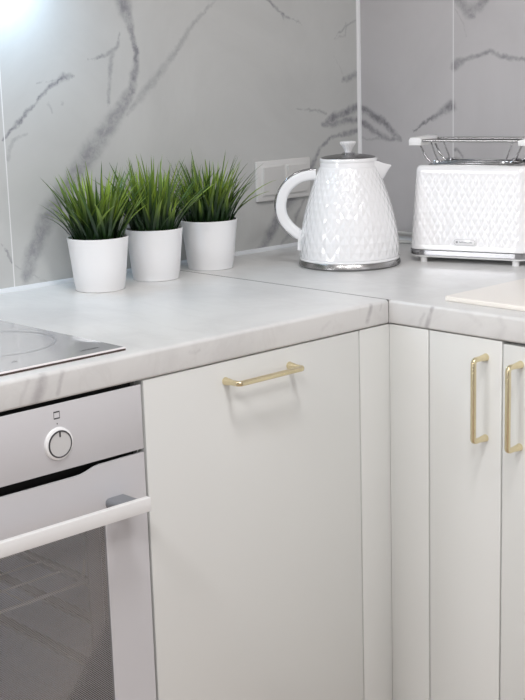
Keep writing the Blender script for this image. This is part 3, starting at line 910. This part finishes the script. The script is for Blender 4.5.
# steel slot plate
bm = bmesh.new(); prism(bm, rrect(0.185, 0.110, 0.02, 6), 'z', 0.1866, 0.1882)
sp = link_mesh('slot_plate', bm, M['steel'], t, 40, local=True)
for y in (-0.026, 0.026):
    link_mesh('bread_slot', boxm(-0.075, 0.075, y-0.014, y+0.014, 0.1880, 0.1885), M['black'], sp, 0, local=True)
    bm = bmesh.new()
    for s in (-1, 1):
        box(bm, -0.079, 0.079, y+s*0.0165-0.0022, y+s*0.0165+0.0022, 0.1880, 0.1915, 0.0008)
    link_mesh('slot_lip', bm, M['dark_steel'], sp, 40, local=True)
# badge on the front with a small emblem and fine lettering
fy = -LY/2+taper(0.0425)
bz = 0.0425
bm = bmesh.new(); prism(bm, [(-0.005+a, bz+b) for a, b in rrect(0.046, 0.0140, 0.0068, 6)], 'y', fy-0.0012, fy+0.003, 0.0006)
bd = link_mesh('badge', bm, M['white_gloss'], t, 40, local=True)
bm = bmesh.new()
o_ = rrect(0.0425, 0.0110, 0.0054, 6); i_ = rrect(0.0415, 0.0100, 0.0049, 6)
A = [bm.verts.new((-0.005+a, fy-0.0014, bz+b)) for a, b in o_]; B = [bm.verts.new((-0.005+a, fy-0.0014, bz+b)) for a, b in i_]
for k in range(len(A)):
    j = (k+1) % len(A); bm.faces.new((A[k], A[j], B[j], B[k]))
link_mesh('badge_outline', bm, M['pale_ink'], bd, 0, local=True)
bm = bmesh.new()
box(bm, -0.0225, -0.0185, fy-0.0015, fy-0.0011, bz-0.0020, bz+0.0020)
x = -0.0155; random.seed(3)
while x < 0.009:
    w = random.choice((0.0014, 0.0018, 0.0022)); hgt = random.choice((0.0022, 0.0022, 0.0032))
    box(bm, x, x+w*0.75, fy-0.0015, fy-0.0011, bz-0.0014, bz-0.0014+hgt); x += w+0.0005
link_mesh('badge_lettering', bm, M['pale_ink'], bd, 0, local=True)
# bun warmer: two rods between white end grips on folding wire legs
bm0 = bmesh.new()
gx0, gx1 = -0.118, 0.102
for y in (-0.040, 0.040):
    tube(bm0, [(gx0+0.006, y, 0.2325), (gx1-0.006, y, 0.2325)], 0.0027, 10)
wr_ = link_mesh('bun_warmer', bm0, M['steel'], t, 60, local=True)
for x, s in ((gx0, 1), (gx1, -1)):
    bm = bmesh.new()
    prism(bm, [(x-0.013, 0.2235), (x+0.013, 0.2235), (x+0.0135, 0.2345), (x+0.010, 0.2385), (x-0.008*s-0.002, 0.2385), (x-0.0135, 0.2330)], 'y', -0.047, 0.047, 0.002)
    link_mesh('end_grip', bm, M['white_satin'], wr_, 40, local=True)
    for y in (-0.038, 0.038):
        bm = bmesh.new()
        tube(bm, smooth_path([(x+s*0.008, y, 0.2245), (x+s*0.016, y, 0.208), (x+s*0.024, y, 0.196), (x+s*0.032, y, 0.1900)], 4), 0.0019, 8)
        tube(bm, smooth_path([(x+s*0.028, y*0.85, 0.2300), (x+s*0.034, y*0.85, 0.213), (x+s*0.043, y*0.85, 0.1915)], 4), 0.0015, 8)
        link_mesh('folding_leg', bm, M['chrome'], wr_, 60, local=True)
    for y in (-0.036, 0.036):
        bm = bmesh.new()
        box(bm, x+s*0.043-0.0085, x+s*0.043+0.0085, y-0.0035, y+0.0035, 0.1880, 0.1945, 0.0012)
        link_mesh('hinge', bm, M['chrome'], wr_, 40, local=True)

# ----------------------------------------------------------------- cream board
bm = bmesh.new(); prism(bm, [(0.1835+a, -0.2870+b) for a, b in rrect(0.277, 0.416, 0.006, 4)], 'z', Z0, Z0+0.0085, 0.0022, 3)
o = link_mesh('chopping_board', bm, M['board'], None, 40)
tag(o, 'flat cream board lying on the right worktop in front of the toaster', 'chopping board')

# ---------------------------------------------------------------- light switch
SX0, SX1, SZ0, SZ1 = 0.2620, 0.4215, Z0+0.1045, Z0+0.1885
t = thing('light_switch', ((SX0+SX1)/2, YW, (SZ0+SZ1)/2), 'white double light switch on the tiled wall behind the kettle handle', 'light switch')
bm = bmesh.new()
def frame(bm, x0, x1, z0, z1, holes, y0, y1, bev):
    prism(bm, [(x0+0.002, z0+0.002), (x1-0.002, z0+0.002), (x1-0.002, z1-0.002), (x0+0.002, z1-0.002)], 'y', y0, y1)
box(bm, SX0, SX1, YW-0.0070, YW, SZ0, SZ1, 0.0022, 3)
fr = link_mesh('switch_frame', bm, M['switch'], t, 40)
bm = bmesh.new()
for i in range(2):
    cx = SX0+0.0440+i*0.0715; cz = (SZ0+SZ1)/2
    box(bm, cx-0.0318, cx+0.0318, YW-0.0085, YW-0.0065, cz-0.0318, cz+0.0318, 0.0008)
link_mesh('inner_surround', bm, M['switch'], t, 40)
for i in range(2):
    cx = SX0+0.0440+i*0.0715; cz = (SZ0+SZ1)/2
    bm = bmesh.new()
    prism(bm, [(YW-0.0083, cz-0.0290), (YW-0.0083, cz+0.0290), (YW-0.0140, cz+0.0290), (YW-0.0118, cz), (YW-0.0100, cz-0.0290)], 'x', cx-0.0290, cx+0.0290, 0.0008)
    link_mesh('rocker', bm, M['switch'], t, 20)

# ---------------------------------------------------------------------- lights
def area(name, loc, rot, sx, sy, power, color=(1, 1, 1), spread=PI):
    l = bpy.data.lights.new(name, 'AREA'); l.shape = 'RECTANGLE'; l.size = sx; l.size_y = sy
    l.energy = power; l.color = color; l.spread = spread
    o = bpy.data.objects.new(name, l); COL.objects.link(o); o.location = loc; o.rotation_euler = rot
    return o
LIGHTS()

w = bpy.data.worlds.new('room daylight'); scene.world = w; w.use_nodes = True
bg = w.node_tree.nodes['Background']
WORLD()

# ---------------------------------------------------------------------- camera
cam = bpy.data.cameras.new('camera'); co = bpy.data.objects.new('camera', cam); COL.objects.link(co)
fw = Vector((0.6693, 0.7124, -0.2110)).normalized(); rt = Vector((0.7242, -0.6889, -0.0290))
rt = (rt-fw*rt.dot(fw)).normalized(); up = rt.cross(fw)
co.matrix_world = Matrix(((rt.x, up.x, -fw.x, -1.6379), (rt.y, up.y, -fw.y, -1.4345), (rt.z, up.z, -fw.z, Z0+0.3889), (0, 0, 0, 1)))
cam.sensor_width = 36; cam.sensor_fit = 'AUTO'; cam.lens = 36*1329.505/700
cam.clip_start = 0.05
scene.camera = co
scene.view_settings.view_transform = 'Standard'; scene.view_settings.look = 'None'
scene.view_settings.gamma = 1; scene.view_settings.use_curve_mapping = False
scene.view_settings.exposure = EXPOSURE
